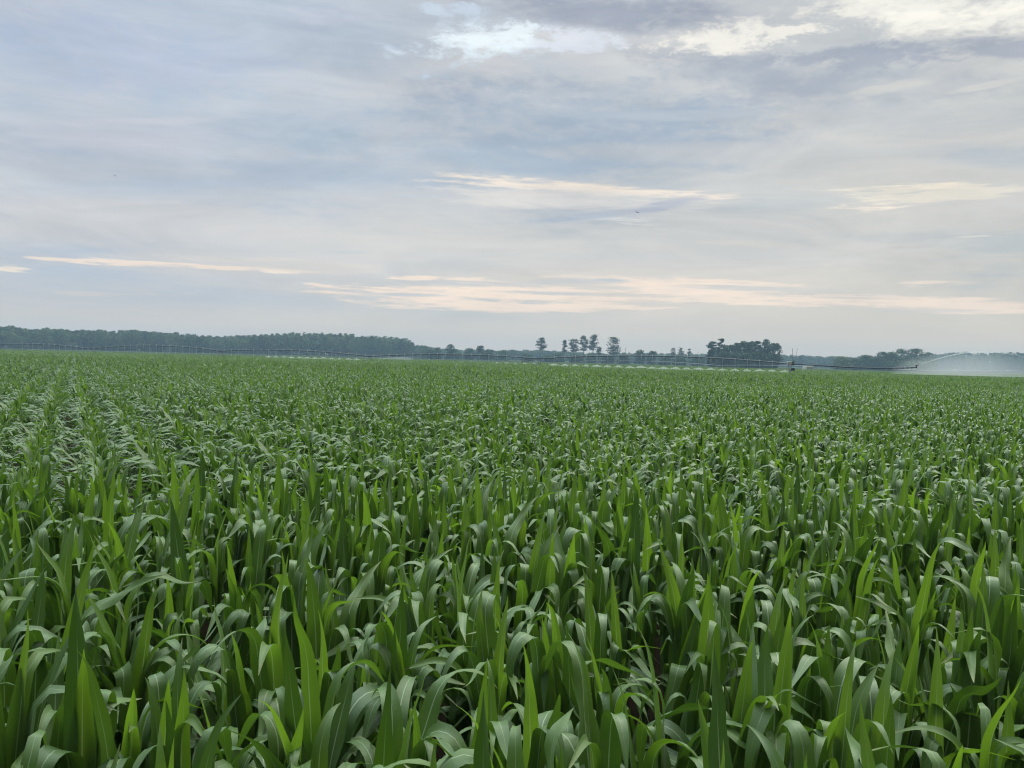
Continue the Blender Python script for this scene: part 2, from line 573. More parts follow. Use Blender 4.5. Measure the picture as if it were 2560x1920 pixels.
def vol_mat(name, dens, col):
    m, t = material(name)
    v = t.new('ShaderNodeVolumePrincipled')
    v.inputs['Color'].default_value = col
    v.inputs['Density'].default_value = dens
    v.inputs['Anisotropy'].default_value = 0.0
    oo = t.new('ShaderNodeOutputMaterial')
    t.l.new(v.outputs[0], oo.inputs['Volume'])
    return m


# ------------------------------------------------------------------ ground
gx0, gx1, gy0, gy1 = -1300, 1300, -100, 1250
nx, ny = 44, 26
xs, ys = np.linspace(gx0, gx1, nx + 1), np.linspace(gy0, gy1, ny + 1)
gv = np.array([(x, y, 0.0) for y in ys for x in xs])
gq = [(j * (nx + 1) + i, j * (nx + 1) + i + 1, (j + 1) * (nx + 1) + i + 1, (j + 1) * (nx + 1) + i) for j in range(ny) for i in range(nx)]
g = link_mesh("ground", set_mesh(bpy.data.meshes.new("ground"), gv, gq), m_ground)
tag(g, "flat farmland with dark soil under the corn", "ground", kind='structure')

# ------------------------------------------------------------------ corn
def leaf(rng, phi, z0, L, W, th0, th1, s0, wd, twist, fold, ruf, dphi, nseg, nac):
    s = np.linspace(0, 1, nseg + 1)
    th = th0 + (th1 - th0) * smooth((s - s0) / wd + 0.5)
    th = th + rng.normal(0, .5) * smooth((s - .82) / .18) + .05 * np.sin(s * 11 + rng.uniform(0, 6))
    ph = phi + dphi * s * s
    r = np.stack([np.cos(ph), np.sin(ph), 0 * s], 1)
    z = np.array([0, 0, 1.0])
    T = np.sin(th)[:, None] * r + np.cos(th)[:, None] * z
    P = np.zeros((nseg + 1, 3))
    P[1:] = np.cumsum((T[1:] + T[:-1]) / 2 * (L / nseg), 0)
    P += r[0] * 0.012 + z * z0
    B = np.stack([-np.sin(ph), np.cos(ph), 0 * s], 1)
    N = -np.cos(th)[:, None] * r + np.sin(th)[:, None] * z
    tw = (twist * s)[:, None]
    B2 = B * np.cos(tw) + N * np.sin(tw)
    N2 = -B * np.sin(tw) + N * np.cos(tw)
    hw = W / 2 * np.minimum(1, 0.5 + 1.3 * s) * np.clip(1 - s ** 2.5, 0, 1) ** 1.05 + 0.0007
    f = fold * (1 - 0.75 * s)
    a = np.linspace(-1, 1, nac + 1)
    p1, p2 = rng.uniform(0, 6.28, 2)
    V = np.zeros((nseg + 1, nac + 1, 3))
    for j, aj in enumerate(a):
        rf = ruf * (np.sin(s * 15 + (p1 if aj < 0 else p2)) + .5 * np.sin(s * 31 + 2 * (p2 if aj < 0 else p1))) * abs(aj) ** 2 * np.minimum(1, 4 * s * (1 - s) * 1.5)
        V[:, j] = P + B2 * (hw * aj * np.cos(f * abs(aj) ** .5))[:, None] + N2 * (hw * abs(aj) ** 1.3 * np.sin(f) + rf)[:, None]
    idx = np.arange((nseg + 1) * (nac + 1)).reshape(nseg + 1, nac + 1)
    Q = np.stack([idx[:-1, :-1], idx[:-1, 1:], idx[1:, 1:], idx[1:, :-1]], -1).reshape(-1, 4)
    return V.reshape(-1, 3), Q, np.repeat(s, nac + 1), np.tile(a, nseg + 1)


TRAITS = ("with a pale spear leaf standing upright", "with broad leaves folded over",
          "with upright pointed leaves", "with narrow leaves arching sideways")


def plant(seed, style, nseg, nac, count, near):
    """list of (verts, quads, alo, acr, age) for the leaves of one corn plant"""
    rng = np.random.default_rng(seed)
    U = rng.uniform
    plane = math.pi * rng.integers(2)          # leaves stand across the row
    out = []
    side = 0
    n_sp = (3, 2, 3, 2)[style] if near else 2
    n_md = count - n_sp - (2 if count >= 8 else 1)
    n_lo = count - n_sp - n_md

    def put(kind, i, n):
        nonlocal side
        side += 1
        phi = plane + math.pi * (side % 2) + rng.normal(0, .42)
        if kind == 'lo':
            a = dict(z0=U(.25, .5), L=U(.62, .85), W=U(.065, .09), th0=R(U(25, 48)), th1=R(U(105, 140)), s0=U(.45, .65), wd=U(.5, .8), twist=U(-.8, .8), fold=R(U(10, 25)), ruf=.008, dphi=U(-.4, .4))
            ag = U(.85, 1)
            if not near:
                a['L'] *= .74
        elif kind == 'md':
            z0 = .26 + .34 * (i + U(0, .8)) / n
            broad = style in (1, 2)
            a = dict(z0=z0, L=U(.82, 1.04), W=(U(.102, .132) if broad else U(.080, .106)), th0=R(U(2, 13)),
                     th1=R(U(105, 176) if rng.uniform() < ((.58 if near else .85) if style == 2 else (.93 if near else 1.0)) else U(10, 60)), s0=U(.60, .84), wd=U(.12, .34), twist=U(-.7, .7), fold=R(U(5, 24)), ruf=U(.004, .013), dphi=U(-.7, .7))
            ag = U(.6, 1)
            if not near and rng.uniform() < .35:
                a['th0'] = R(U(6, 24)); a['th1'] = R(U(95, 150)); a['L'] *= 1.05
            if style == 3:
                a['th0'] = R(U(8, 22)); a['s0'] = U(.55, .72); a['wd'] = U(.25, .5)
        else:
            z0 = .48 + .16 * (i + U(0, .6)) / n
            a = dict(z0=z0, L=U(.72, .92), W=U(.078, .112), th0=R(U(2, 9)), th1=R(U(3, 40) if (i == n - 1 and (near or rng.uniform() < .5)) or U(0, 1) < .28 else U(70, 160)),
                     s0=U(.7, .85), wd=U(.3, .5), twist=U(-.9, .9), fold=R(U(25, 60)), ruf=U(.001, .005), dphi=U(-.3, .3))
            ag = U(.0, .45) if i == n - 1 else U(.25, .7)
        v, q, al, ac = leaf(rng, phi, nseg=nseg, nac=nac, **a)
        out.append((v, q, al, ac, ag, U(0, 1)))

    for i in range(n_lo): put('lo', i, n_lo)
    for i in range(n_md): put('md', i, n_md)
    for i in range(n_sp): put('sp', i, n_sp)
    return out


def merged(leaves, wide=1.0):
    V, Q, A, C, G, N = [], [], [], [], [], []
    o = 0
    for v, q, al, ac, ag, rn in leaves:
        V.append(v); Q.append(q + o); A.append(al); C.append(ac)
        G.append(np.full(len(v), ag)); N.append(np.full(len(v), rn))
        o += len(v)
    return [np.concatenate(x) for x in (V, Q, A, C, G, N)]


# near plants: prototypes whose leaves are meshes of their own
PROTO = []
for k in range(28):
    st = k % 4
    lv = plant(100 + k, st, 26, 4, 10, True)
    ms_ = []
    for v, q, al, ac, ag, rn in lv:
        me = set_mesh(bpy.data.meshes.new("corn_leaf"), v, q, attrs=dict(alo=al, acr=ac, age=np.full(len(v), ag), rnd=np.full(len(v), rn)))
        me.materials.append(m_leaf)
        ms_.append(me)
    mb = MB()
    rr = random.Random(k)
    zs = [0, .1, .2, .32, .44, .55, .66]
    mb.path([(rr.uniform(-.006, .006), rr.uniform(-.006, .006), z) for z in zs], [.015, .016, .015, .014, .012, .010, .005], 8)
    sob = mb.build("stalk", m_stalk, smooth_=True)
    sm = sob.data
    bpy.data.objects.remove(sob)
    PROTO.append((st, ms_, sm))

rng = np.random.default_rng(7)
ROW_Y0, ROW_D, N_ROWS = 2.42, 0.68, 9
ROWNAME = ["nearest row", "second row", "third row", "fourth row", "fifth row", "sixth row", "seventh row", "eighth row"]
stuff_near = []                     # plants just outside the frame, and the row under it
last = -1
for k in range(-1, N_ROWS):
    y0 = ROW_Y0 + ROW_D * k
    half = 0.6184 * y0
    nvis = 0
    x = -half - 2.5 + rng.uniform(0, .1)
    while x < half + 2.5:
        px_, py_ = x + rng.normal(0, .012), y0 + rng.normal(0, .035)
        x += 0.15 * rng.uniform(.8, 1.2)
        rz, sc, tl, ta = R(90) + math.pi * rng.integers(2) + rng.normal(0, R(24)), rng.uniform(.86, 1.10), rng.normal(0, R(5)), rng.uniform(0, 6.283)
        if k < 0 or k > 6 or abs(px_) > half - 0.03:
            stuff_near.append((px_, py_, rz, sc))
            continue
        nvis += 1
        i = int(rng.integers(len(PROTO)))
        while i == last:
            i = int(rng.integers(len(PROTO)))
        last = i
        st, lms, sm = PROTO[i]
        e = empty("corn_plant", (px_, py_, 0), "corn plant %s, %s from left in %s" % (TRAITS[st], ordinal(nvis), ROWNAME[k]), "corn plant", "corn plants in the near rows")
        e.rotation_euler = (tl * math.cos(ta), tl * math.sin(ta), rz)
        e.scale = (sc, sc, sc)
        for nm, me in [("stalk", sm)] + [("leaf", m) for m in lms]:
            ob = bpy.data.objects.new(nm, me)
            COL.objects.link(ob)
            ob.parent = e

# the rest of the field as one crop
CV, CQ, CA, CC, CG, CN = [], [], [], [], [], []
voff = 0


def scatter(protos, pts, wide=1.0):
    """pts: rows of x, y, rz, scale; copies a random prototype to each"""
    global voff
    pts = np.asarray(pts)
    if not len(pts):
        return
    pick = rng.integers(len(protos), size=len(pts))
    for i, (v, q, al, ac, ag, rn) in enumerate(protos):
        p = pts[pick == i]
        if not len(p):
            continue
        c_, s_ = np.cos(p[:, 2]) * p[:, 3], np.sin(p[:, 2]) * p[:, 3]
        X = v[None, :, 0] * c_[:, None] - v[None, :, 1] * s_[:, None] + p[:, 0:1]
        Y = v[None, :, 0] * s_[:, None] + v[None, :, 1] * c_[:, None] + p[:, 1:2]
        Z = v[None, :, 2] * p[:, 3:4]
        CV.append(np.stack([X, Y, Z], -1).reshape(-1, 3).astype(np.float32))
        n = len(v)
        CQ.append((q[None] + (voff + np.arange(len(p)) * n)[:, None, None]).reshape(-1, 4).astype(np.int32))
        CA.append(np.tile(al, len(p))); CC.append(np.tile(ac, len(p))); CG.append(np.tile(ag, len(p)))
        CN.append((np.tile(rn, len(p)) * .6 + np.repeat(rng.uniform(0, .4, len(p)), n)))
        voff += n * len(p)


def band(n, seed, nseg, nac, count, wide=1.0):
    out = []
    for k in range(n):
        lv = plant(seed + k, (1, 3, 1, 1, 3, 2)[k % 6], nseg, nac, count, False)
        m = merged(lv)
        if wide != 1.0:
            m[0][:, :2] *= wide
        out.append(m)
    return out


near_m = [merged(plant(100 + k, k % 4, 10, 4, 10, True)) for k in range(8)]
scatter(near_m, stuff_near)

d0 = ray(185, hor(185))
rd = Vector((d0.x, d0.y)).normalized()            # row direction of the main field
rn_ = Vector((rd.y, -rd.x))
EDGE = 7.95


def field(y0, y1, keep):
    xm = 0.66 * y1 + 4
    corners = [(-xm, y0), (xm, y0), (-xm, y1), (xm, y1)]
    u = [c_[0] * rn_.x + c_[1] * rn_.y for c_ in corners]
    v = [c_[0] * rd.x + c_[1] * rd.y for c_ in corners]
    rows = np.arange(math.floor(min(u) / .76), math.ceil(max(u) / .76) + 1) * .76 + 0.30
    step = 0.155 / keep
    al = np.arange(min(v), max(v), step)
    A, B = np.meshgrid(rows, al, indexing='ij')
    B = B + rng.uniform(-.5, .5, A.shape) * step
    A = A + rng.normal(0, .06 if y0 < 20 else .11, A.shape)
    X, Y = A * rn_.x + B * rd.x, A * rn_.y + B * rd.y
    ok = (Y >= y0) & (Y < y1) & (np.abs(X) < 0.66 * Y + 3)
    X, Y = X[ok], Y[ok]
    n = len(X)
    # gentle height differences over the field
    sc = rng.uniform(.86, 1.0, n) + 0.03 * np.sin(X * .31 + Y * .11) + 0.03 * np.sin(Y * .21 - X * .07 + 1)
    return np.stack([X, Y, math.atan2(rn_.y, rn_.x) + math.pi * rng.integers(0, 2, n) + rng.normal(0, R(26), n), sc], 1)


scatter(band(24, 300, 10, 2, 10), field(EDGE, 24, 1))
scatter(band(24, 400, 7, 1, 9), field(24, 58, 1))
scatter(band(20, 500, 4, 1, 6), field(58, 120, .55))
scatter(band(20, 600, 4, 1, 5, 1.25), field(120, 242, .2))
cv, cq = np.concatenate(CV), np.concatenate(CQ)
me = set_mesh(bpy.data.meshes.new("corn_field"), cv, cq, attrs=dict(alo=np.concatenate(CA), acr=np.concatenate(CC), age=np.concatenate(CG), rnd=np.concatenate(CN)))
cf = link_mesh("corn_field", me, m_leaf)
tag(cf, "green corn crop stretching away in long rows to the far irrigation line", "corn crop", kind='stuff')
print("corn quads", len(cq))
del CV, CQ, CA, CC, CG, CN

# ------------------------------------------------------------------ trees
def leaf_cloud(rng, centres, radii, per, size):
    """many small leaf-sized quads spread over a set of clumps (ellipsoids)"""
    C = np.repeat(np.asarray(centres), per, 0)
    Rr = np.repeat(np.asarray(radii), per, 0)
    n = len(C)
    d = rng.normal(size=(n, 3))
    d /= np.linalg.norm(d, axis=1)[:, None]
    rad = rng.uniform(.45, 1.08, n) ** .6
    P = C + d * Rr * rad[:, None]
    nrm = d + rng.normal(0, .7, (n, 3)) + np.array([0, 0, .35])
    nrm /= np.linalg.norm(nrm, axis=1)[:, None]
    a = np.cross(nrm, rng.normal(size=(n, 3)))
    a /= np.linalg.norm(a, axis=1)[:, None]
    b = np.cross(nrm, a)
    s = size * rng.uniform(.5, 1.3, n)[:, None]
    V = np.stack([P - a * s, P - b * s * .6, P + a * s, P + b * s * .6], 1).reshape(-1, 3)
    Q = np.arange(4 * n).reshape(-1, 4)
    rn = np.repeat(np.repeat(rng.uniform(0, 1, len(centres)), per) * .7 + rng.uniform(0, .3, n), 4)
    return V, Q, rn


def oak_crown(rng, h, wd, low=0.12, n=110, per=22, size=.42):
    c, r = [], []
    for i in range(n):
        u = rng.uniform(0, 1) ** 1.25
        z = h * (low + (1 - low) * u)
        prof = math.sqrt(max(0, 1 - ((u - .36) / .66) ** 2)) if u > .36 else 1.0
        rr = wd / 2 * prof * math.sqrt(rng.uniform(.03, 1)) * .88
        a = rng.uniform(0, 6.283)
        k = wd * rng.uniform(.07, .16)
        z = min(z, h - k * .8)
        c.append((rr * math.cos(a), rr * math.sin(a), z))
        r.append((k * 1.15, k * 1.15, k * .8))
    return leaf_cloud(rng, c, r, per, size)


def limbs(rng, h, wd, r0, first=.25, n=7, top=.85):
    mb = MB()
    bend = [(rng.uniform(-.25, .25) * i, rng.uniform(-.25, .25) * i, h * top * i / 5) for i in range(6)]
    mb.path(bend, [r0 * (1.25 - .2 * i) if i else r0 * 1.5 for i in range(6)], 8)
    for i in range(n):
        u = first + (top - first - .05) * i / n
        a = rng.uniform(0, 6.283)
        p = Vector(bend[min(5, int(u / top * 5))])
        p.z = h * u
        L = wd * rng.uniform(.25, .42)
        q = p + Vector((math.cos(a) * L * .55, math.sin(a) * L * .55, L * .35))
        e = p + Vector((math.cos(a) * L, math.sin(a) * L, L * .75))
        mb.path([p, q, e], [r0 * .4, r0 * .27, r0 * .1], 6)
    return mb


def tree(name, px, top, wpx, Y, label, group, kind='oak', mat=None, seed=0, cat='tree', low=.12, n=140, per=46):
    rng = np.random.default_rng(seed + int(px))
    X = gx(px, Y)
    h = hz(px, top, Y)
    wd = wpx * Y / F_PX * (1.2 if kind == 'pine' else 1.0)
    e = empty(name, (X, Y, 0), label, cat, group)
    if kind == 'oak':
        limbs(rng, h, wd, .03 * h * .6, n=7).build("trunk", m_bark, e, smooth_=True)
        V, Q, rn = oak_crown(rng, h, wd, low, n)
        mat = mat or m_oak
    elif kind == 'pine':
        mb = MB()
        r0 = .017 * h
        ln = rng.uniform(-.3, .3, 2)
        mb.path([(ln[0] * (i / 6) ** 2, ln[1] * (i / 6) ** 2, h * .97 * i / 6) for i in range(7)], [r0 * (1.15 - .15 * i) for i in range(7)], 8)
        c, r = [], []
        lay = 9
        for l in range(lay):
            u = low + (1 - low) * (l + .5) / lay
            pr = (.38 + .62 * (1 - l / lay)) if low < .45 else rng.uniform(.4, 1.0) * (1.0 if l < lay - 2 else .7)
            for b in range(rng.integers(3, 6)):
                a = rng.uniform(0, 6.283)
                L = wd / 2 * pr * rng.uniform(.5, 1.0)
                z = h * u + rng.uniform(-.5, .5)
                p0, p1 = Vector((0, 0, z - .25 * L)), Vector((math.cos(a) * L, math.sin(a) * L, z))
                mb.path([p0, p0.lerp(p1, .5) + Vector((0, 0, .1)), p1], [r0 * .3, r0 * .22, r0 * .08], 5)
                k = wd * rng.uniform(.10, .19)
                c.append(tuple(p1 * .93)[:2] + (z + .2,)); r.append((k * 1.35, k * 1.35, k * .52))
                if L > wd * .3:
                    c.append((p1.x * .5, p1.y * .5, z + .1)); r.append((k, k, k * .42))
        c.append((0, 0, h - .5)); r.append((wd * .17, wd * .17, .55))
        mb.build("trunk", m_bark, e, smooth_=True)
        V, Q, rn = leaf_cloud(rng, c, r, per, .38)
        mat = mat or m_pine
    elif kind == 'snag':
        mb = MB()
        mb.path([(0, 0, 0), (.1, 0, h * .5), (.05, .1, h)], [.22, .16, .05], 7)
        for i in range(7):
            a, z, L = rng.uniform(0, 6.28), h * rng.uniform(.55, .92), wd * rng.uniform(.2, .5)
            mb.path([(0, 0, z), (math.cos(a) * L, math.sin(a) * L, z + L * .8)], [.07, .03], 5)
        mb.build("trunk", m_bark, e, smooth_=True)
        return e
    link_mesh("crown", set_mesh(bpy.data.meshes.new("crown"), V, Q, attrs=dict(rnd=rn), shade=False), mat, e)
    return e


def interp(pts, x):
    return float(np.interp(x, [p[0] for p in pts], [p[1] for p in pts]))


def forest(name, outline, x0, x1, Y0, Y1, rows, step, label, mat, jit=6, wr=(5.5, 12), depth=8.0, seed=1, low=.02):
    """one wood whose trees stand so close that they read as a single mass; outline gives the canopy line"""
    rng = np.random.default_rng(seed)
    Vs, Qs, Ns = [], [], []
    mb = MB()
    o_ = 0
    for r_ in range(rows):
        px = x0 + rng.uniform(0, step)
        while px < x1:
            f = (px - x0) / (x1 - x0)
            Y = Y0 + (Y1 - Y0) * f + depth * r_ + rng.uniform(-3, 3)
            wd = rng.uniform(*wr)
            top = interp(outline, px) + rng.uniform(-jit * .45, jit) + (rng.uniform(0, 16) if r_ == 0 else rng.uniform(0, 6) if r_ == 1 else 0)
            h = max(4.0, hz(px, top, Y))
            X = gx(px, Y)
            V, Q, rn = oak_crown(rng, h, wd, low if r_ < 2 else .15, 52, 13, .62)
            Vs.append(V + np.array([X, Y, 0])); Qs.append(Q + o_); Ns.append(rn * .4 + rng.uniform(0, .6) ** 1.0)
            o_ += len(V)
            if r_ == 0:
                mb.path([(X, Y, 0), (X + .2, Y, h * .6)], [.28, .12], 6)
            px += step * rng.uniform(.7, 1.3)
    me = set_mesh(bpy.data.meshes.new(name), np.concatenate(Vs), np.concatenate(Qs), attrs=dict(rnd=np.concatenate(Ns)), shade=False)
    ob = link_mesh(name, me, mat)
    tag(ob, label, "forest", kind='stuff')
    mb.build("trunks", m_bark, ob)['kind'] = 'stuff'
    return ob


OUT_L = [(-300, 812), (0, 815), (32, 815), (72, 823), (130, 820), (180, 827), (243, 825), (290, 830), (316, 823), (360, 828), (405, 831), (450, 833), (492, 839), (550, 842),
         (640, 836), (700, 835), (727, 833), (785, 833), (860, 835), (900, 838), (945, 841), (981, 843), (1013, 847), (1031, 855), (1040, 864)]
forest("forest", OUT_L, -260, 1036, 590, 760, 7, 15, "long hazy broadleaf wood along the left horizon behind the irrigation pipe", m_wood, seed=3)
OUT_M = [(1030, 862), (1060, 865), (1091, 871), (1150, 874), (1200, 874), (1248, 876), (1280, 875), (1380, 876), (1440, 880), (1500, 883), (1600, 882), (1700, 885), (1780, 884), (1840, 886)]
forest("forest", OUT_M, 1030, 1850, 880, 960, 6, 15, "low far wood beneath the tall pines at mid horizon", m_wood, jit=4, wr=(6, 14), seed=5)
OUT_R = [(1930, 884), (1960, 887), (2000, 888), (2030, 889), (2080, 891), (2120, 892), (2170, 892), (2230, 888), (2340, 885), (2390, 880), (2440, 882), (2500, 881), (2560, 881), (2800, 885)]
forest("forest", OUT_R, 1900, 2800, 940, 840, 6, 16, "far blue wood on the right horizon behind the water jet", m_wood, jit=4, wr=(6, 14), seed=8)

PG = "tall pines standing above the far wood"
tree("pine_tree", 1352, 846, 25, 640, "lone pine with round open crown, far left of the pines", PG, 'pine', seed=1, low=.5)
tree("pine_tree", 1410, 851, 13, 650, "thinnest pine, narrow sparse crown left of the pine cluster", PG, 'pine', seed=2, low=.46)
tree("pine_tree", 1434, 850, 27, 640, "forked pine with two dark clumps, left in the cluster of three", PG, 'pine', seed=3, low=.46)
tree("pine_tree", 1459, 841, 23, 645, "pine with layered crown in the middle of the cluster of three", PG, 'pine', seed=4, low=.46)
tree("pine_tree", 1482, 838, 28, 635, "tallest pine of all, right in the cluster of three", PG, 'pine', seed=5, low=.46)
tree("pine_tree", 1497, 868, 13, 640, "short stunted pine just right of the tallest pine", PG, 'pine', seed=6, low=.5, per=18)
tree("pine_tree", 1533, 843, 32, 620, "dense dark cone-shaped pine standing alone right of the pine cluster", PG, 'pine', seed=7, low=.36)
CG_ = "trees of the dark clump on the horizon"
tree("pine_tree", 1780, 855, 22, 500, "airy open pine at the left edge of the dark clump", CG_, 'pine', seed=8, low=.55)
tree("pine_tree", 1801, 848, 21, 490, "tall tiered pine at the left end of the dark clump", CG_, 'pine', seed=9, low=.40)
for i, (zx, zy, wz, lab) in enumerate(((350, 405, 170, "low dark bushy tree below the airy open pine"), (540, 390, 190, "dark round tree under the tiered pine"), (700, 305, 170, "oak beside the tiered pine, lowest oak of the dark clump"),
                                  (820, 288, 190, "third oak from the left in the dark clump"), (940, 250, 220, "broad oak left of the middle of the dark clump"), (1070, 208, 230, "high domed oak in the middle of the dark clump"),
                                  (1190, 224, 200, "oak just right of the high domed oak"), (1290, 212, 200, "oak with pale boughs in the dark clump"), (1405, 205, 210, "oak just left of the tallest oak"),
                                  (1590, 168, 210, "tallest oak of the dark clump with sky gaps"), (1800, 256, 270, "broad open oak ending the dark clump at its right"), (1480, 470, 240, "low oak in front, under the tallest oak"), (1130, 480, 260, "low shrubby tree at the front of the dark clump"), (640, 450, 250, "low bush at the foot of the lowest oak, front of the dark clump"), (880, 470, 260, "low bush left of the shrubby tree at the clump front"), (1320, 470, 240, "low bush right of the shrubby tree at the clump front"), (1720, 480, 260, "low bush under the broad open oak, front of the dark clump"))):
    tree("oak_tree", 1740 + zx / 9.217, 830 + zy / 9.217, wz * 1.32 / 9.217, 470 + (i * 37) % 40 - (25 if i > 10 else 0), lab, CG_, 'oak', seed=20 + i, low=.06 if i < 9 or i > 10 else .2, n=150)
RG = "trees of the hazy clump by the water jet"
for i, (zx, zy, wz, lab) in enumerate(((640, 382, 150, "pale light-green tree left of the water jet clump"), (745, 400, 110, "small round bush between pale tree and dark tree"), (845, 370, 120, "dark small oak at the left of the water jet clump"), (930, 390, 110, "low round tree left of the twin-topped tree"),
                                  (985, 342, 110, "twin-topped tree on the shoulder of the water jet clump"), (1065, 344, 120, "tree left of the biggest crown by the jet"), (1165, 316, 160, "biggest rounded crown behind the end gun"),
                                  (1270, 314, 150, "rounded crown directly above the water nozzle"), (1370, 346, 130, "sloping tree at the right of the jet clump, in mist"), (1120, 420, 170, "low bushy tree in front of the jet clump"), (1290, 420, 190, "pale misty bush right behind the nozzle"))):
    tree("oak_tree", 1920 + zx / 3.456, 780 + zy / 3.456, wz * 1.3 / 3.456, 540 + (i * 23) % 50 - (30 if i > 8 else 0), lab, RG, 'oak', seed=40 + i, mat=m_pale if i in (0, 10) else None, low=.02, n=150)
MG = "trees in front of the middle wood"
for i, (px, top, wp, Y, lab) in enumerate(((1060, 863, 34, 690, "pale tree against the end of the left wood"), (1078, 874, 26, 640, "small dark tree right of the left wood"), (1094, 868, 24, 660, "dark round tree at the gap beside the left wood"), (1126, 860, 26, 640, "tall narrow tree between two round trees, mid left"),
                                  (1135, 871, 34, 650, "dark tree at the foot of the tall narrow tree"), (1172, 870, 32, 660, "flat-topped tree between the narrow tree and the high round tree"), (1201, 864, 30, 640, "high round tree left of the lone pine"), (1222, 873, 30, 650, "tree just right of the high round tree"),
                                  (1255, 876, 40, 670, "broad low tree left of the lone pine"), (1320, 884, 36, 640, "low dark tree left of the lone pine's foot"), (1372, 888, 40, 600, "dark bushy tree right of the lone pine"), (1396, 882, 30, 620, "bushy tree under the thinnest pine"),
                                  (1440, 888, 46, 590, "broad bushy tree under the forked pine"), (1478, 884, 40, 610, "bushy tree under the tallest pine"), (1520, 888, 36, 600, "low bush under the cone-shaped pine"), (1560, 886, 34, 590, "bushy tree right of the cone-shaped pine"),
                                  (1600, 874, 30, 620, "umbrella-topped tree, first right of the bare snag"), (1630, 877, 28, 610, "rounded tree right of the umbrella-topped tree"), (1662, 890, 36, 590, "low bush between the rounded tree and thin trees"), (1700, 892, 40, 580, "low dark bush under the thin sparse trees"), (1745, 890, 40, 590, "low bush left of the dark clump"))):
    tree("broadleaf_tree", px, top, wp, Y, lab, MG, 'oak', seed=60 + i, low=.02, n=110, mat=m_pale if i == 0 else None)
TG = "thin sparse trees left of the dark clump"
for i, (px, top, wp, lab) in enumerate(((1682, 871, 14, "thin sparse tree, left of three by the dark clump"), (1702, 870, 16, "thin tree with flat bare crown, middle of three"), (1723, 873, 12, "thin sparse tree, right of three by the dark clump"))):
    tree("sparse_tree", px, top, wp, 640, lab, TG, 'pine', seed=90 + i, low=.42, per=14)
tree("bare_tree", 1562, 868, 10, 600, "bare dead tree trunk right of the cone-shaped pine", None, 'snag', seed=95)
tree("bare_tree", 1744, 874, 6, 640, "thin dead pole tree left of the dark clump", None, 'snag', seed=96)

# ------------------------------------------------------------------ irrigation machine
TX = [-51, 227, 551, 923, 1345, 1975]
TZ = [215 * (1 - .0785 * i) for i in range(-1, 5)]
TH = [2.15, 2.05, 2.35, 2.0, 2.42, 2.62]
BOW = [.85, 1.05, .75, .62, .95]
TOW = [Vector((gx(p, z), z, h)) for p, z, h in zip(TX, TZ, TH)]
base = Vector((TOW[-1].x, TOW[-1].y, 0))
piv = empty("irrigation_machine", base, "long centre pivot irrigation machine with bowed dark pipe spans across the field", "irrigation machine")


def pipe_pt(i, u):
    p = TOW[i].lerp(TOW[i + 1], u)
    p.z += BOW[i] * 4 * u * (1 - u)
    return p


rnd_ = random.Random(4)
DROPS = [13, 20, 19, 20, 22]
SPRAY = []
for i in range(5):
    mb = MB().path([pipe_pt(i, u / 24) for u in range(25)], .115, 8)
    for k in range(25):
        p = pipe_pt(i, k / 24)
        mb.path([p - Vector((.05, 0, 0)), p + Vector((.05, 0, 0))], .125, 8)
    sp_ = mb.build("span_pipe", m_galv, piv, base, True)
    # truss: two low rods, cross struts and diagonal rods under the pipe
    mb = MB()
    ax = (TOW[i + 1] - TOW[i]).normalized()
    sd_ = Vector((-ax.y, ax.x, 0)).normalized()
    dv = 7
    lowp = []
    for k in range(1, dv):
        u = k / dv
        q = pipe_pt(i, u)
        drop = .95 * (4 * u * (1 - u)) ** .5
        lo = [q + sd_ * s * .55 - Vector((0, 0, drop)) for s in (-1, 1)]
        lowp.append(lo)
        for l_ in lo:
            mb.path([q, l_], .028, 5)
        mb.path(lo, .02, 5)
    for s in (0, 1):
        mb.path([TOW[i]] + [l_[s] for l_ in lowp] + [TOW[i + 1]], .014, 5)
    mb.build("truss", m_galv, sp_, base)
    nd = DROPS[i]
    for k in range(nd):
        u = (k + .6) / nd
        if i == 0:
            u = .38 + .62 * u
        p = pipe_pt(i, u)
        r_ = rnd_.uniform(-.05, .05)
        a = p + Vector((0, 0, .08))
        b = p + sd_ * -.22
        zb = 1.62 + rnd_.uniform(-.03, .05)
        mb = MB().path([a, a + Vector((0, 0, .16)), b + Vector((0, 0, .2)), b, Vector((b.x + r_, b.y, zb))], .032, 6)
        mb.path([Vector((b.x + r_, b.y, zb)), Vector((b.x + r_, b.y, zb - .1))], .07, 6)
        mb.build("drop_tube", m_hose, piv, base, True)
        SPRAY.append((i, u, Vector((b.x + r_, b.y, zb - .1))))
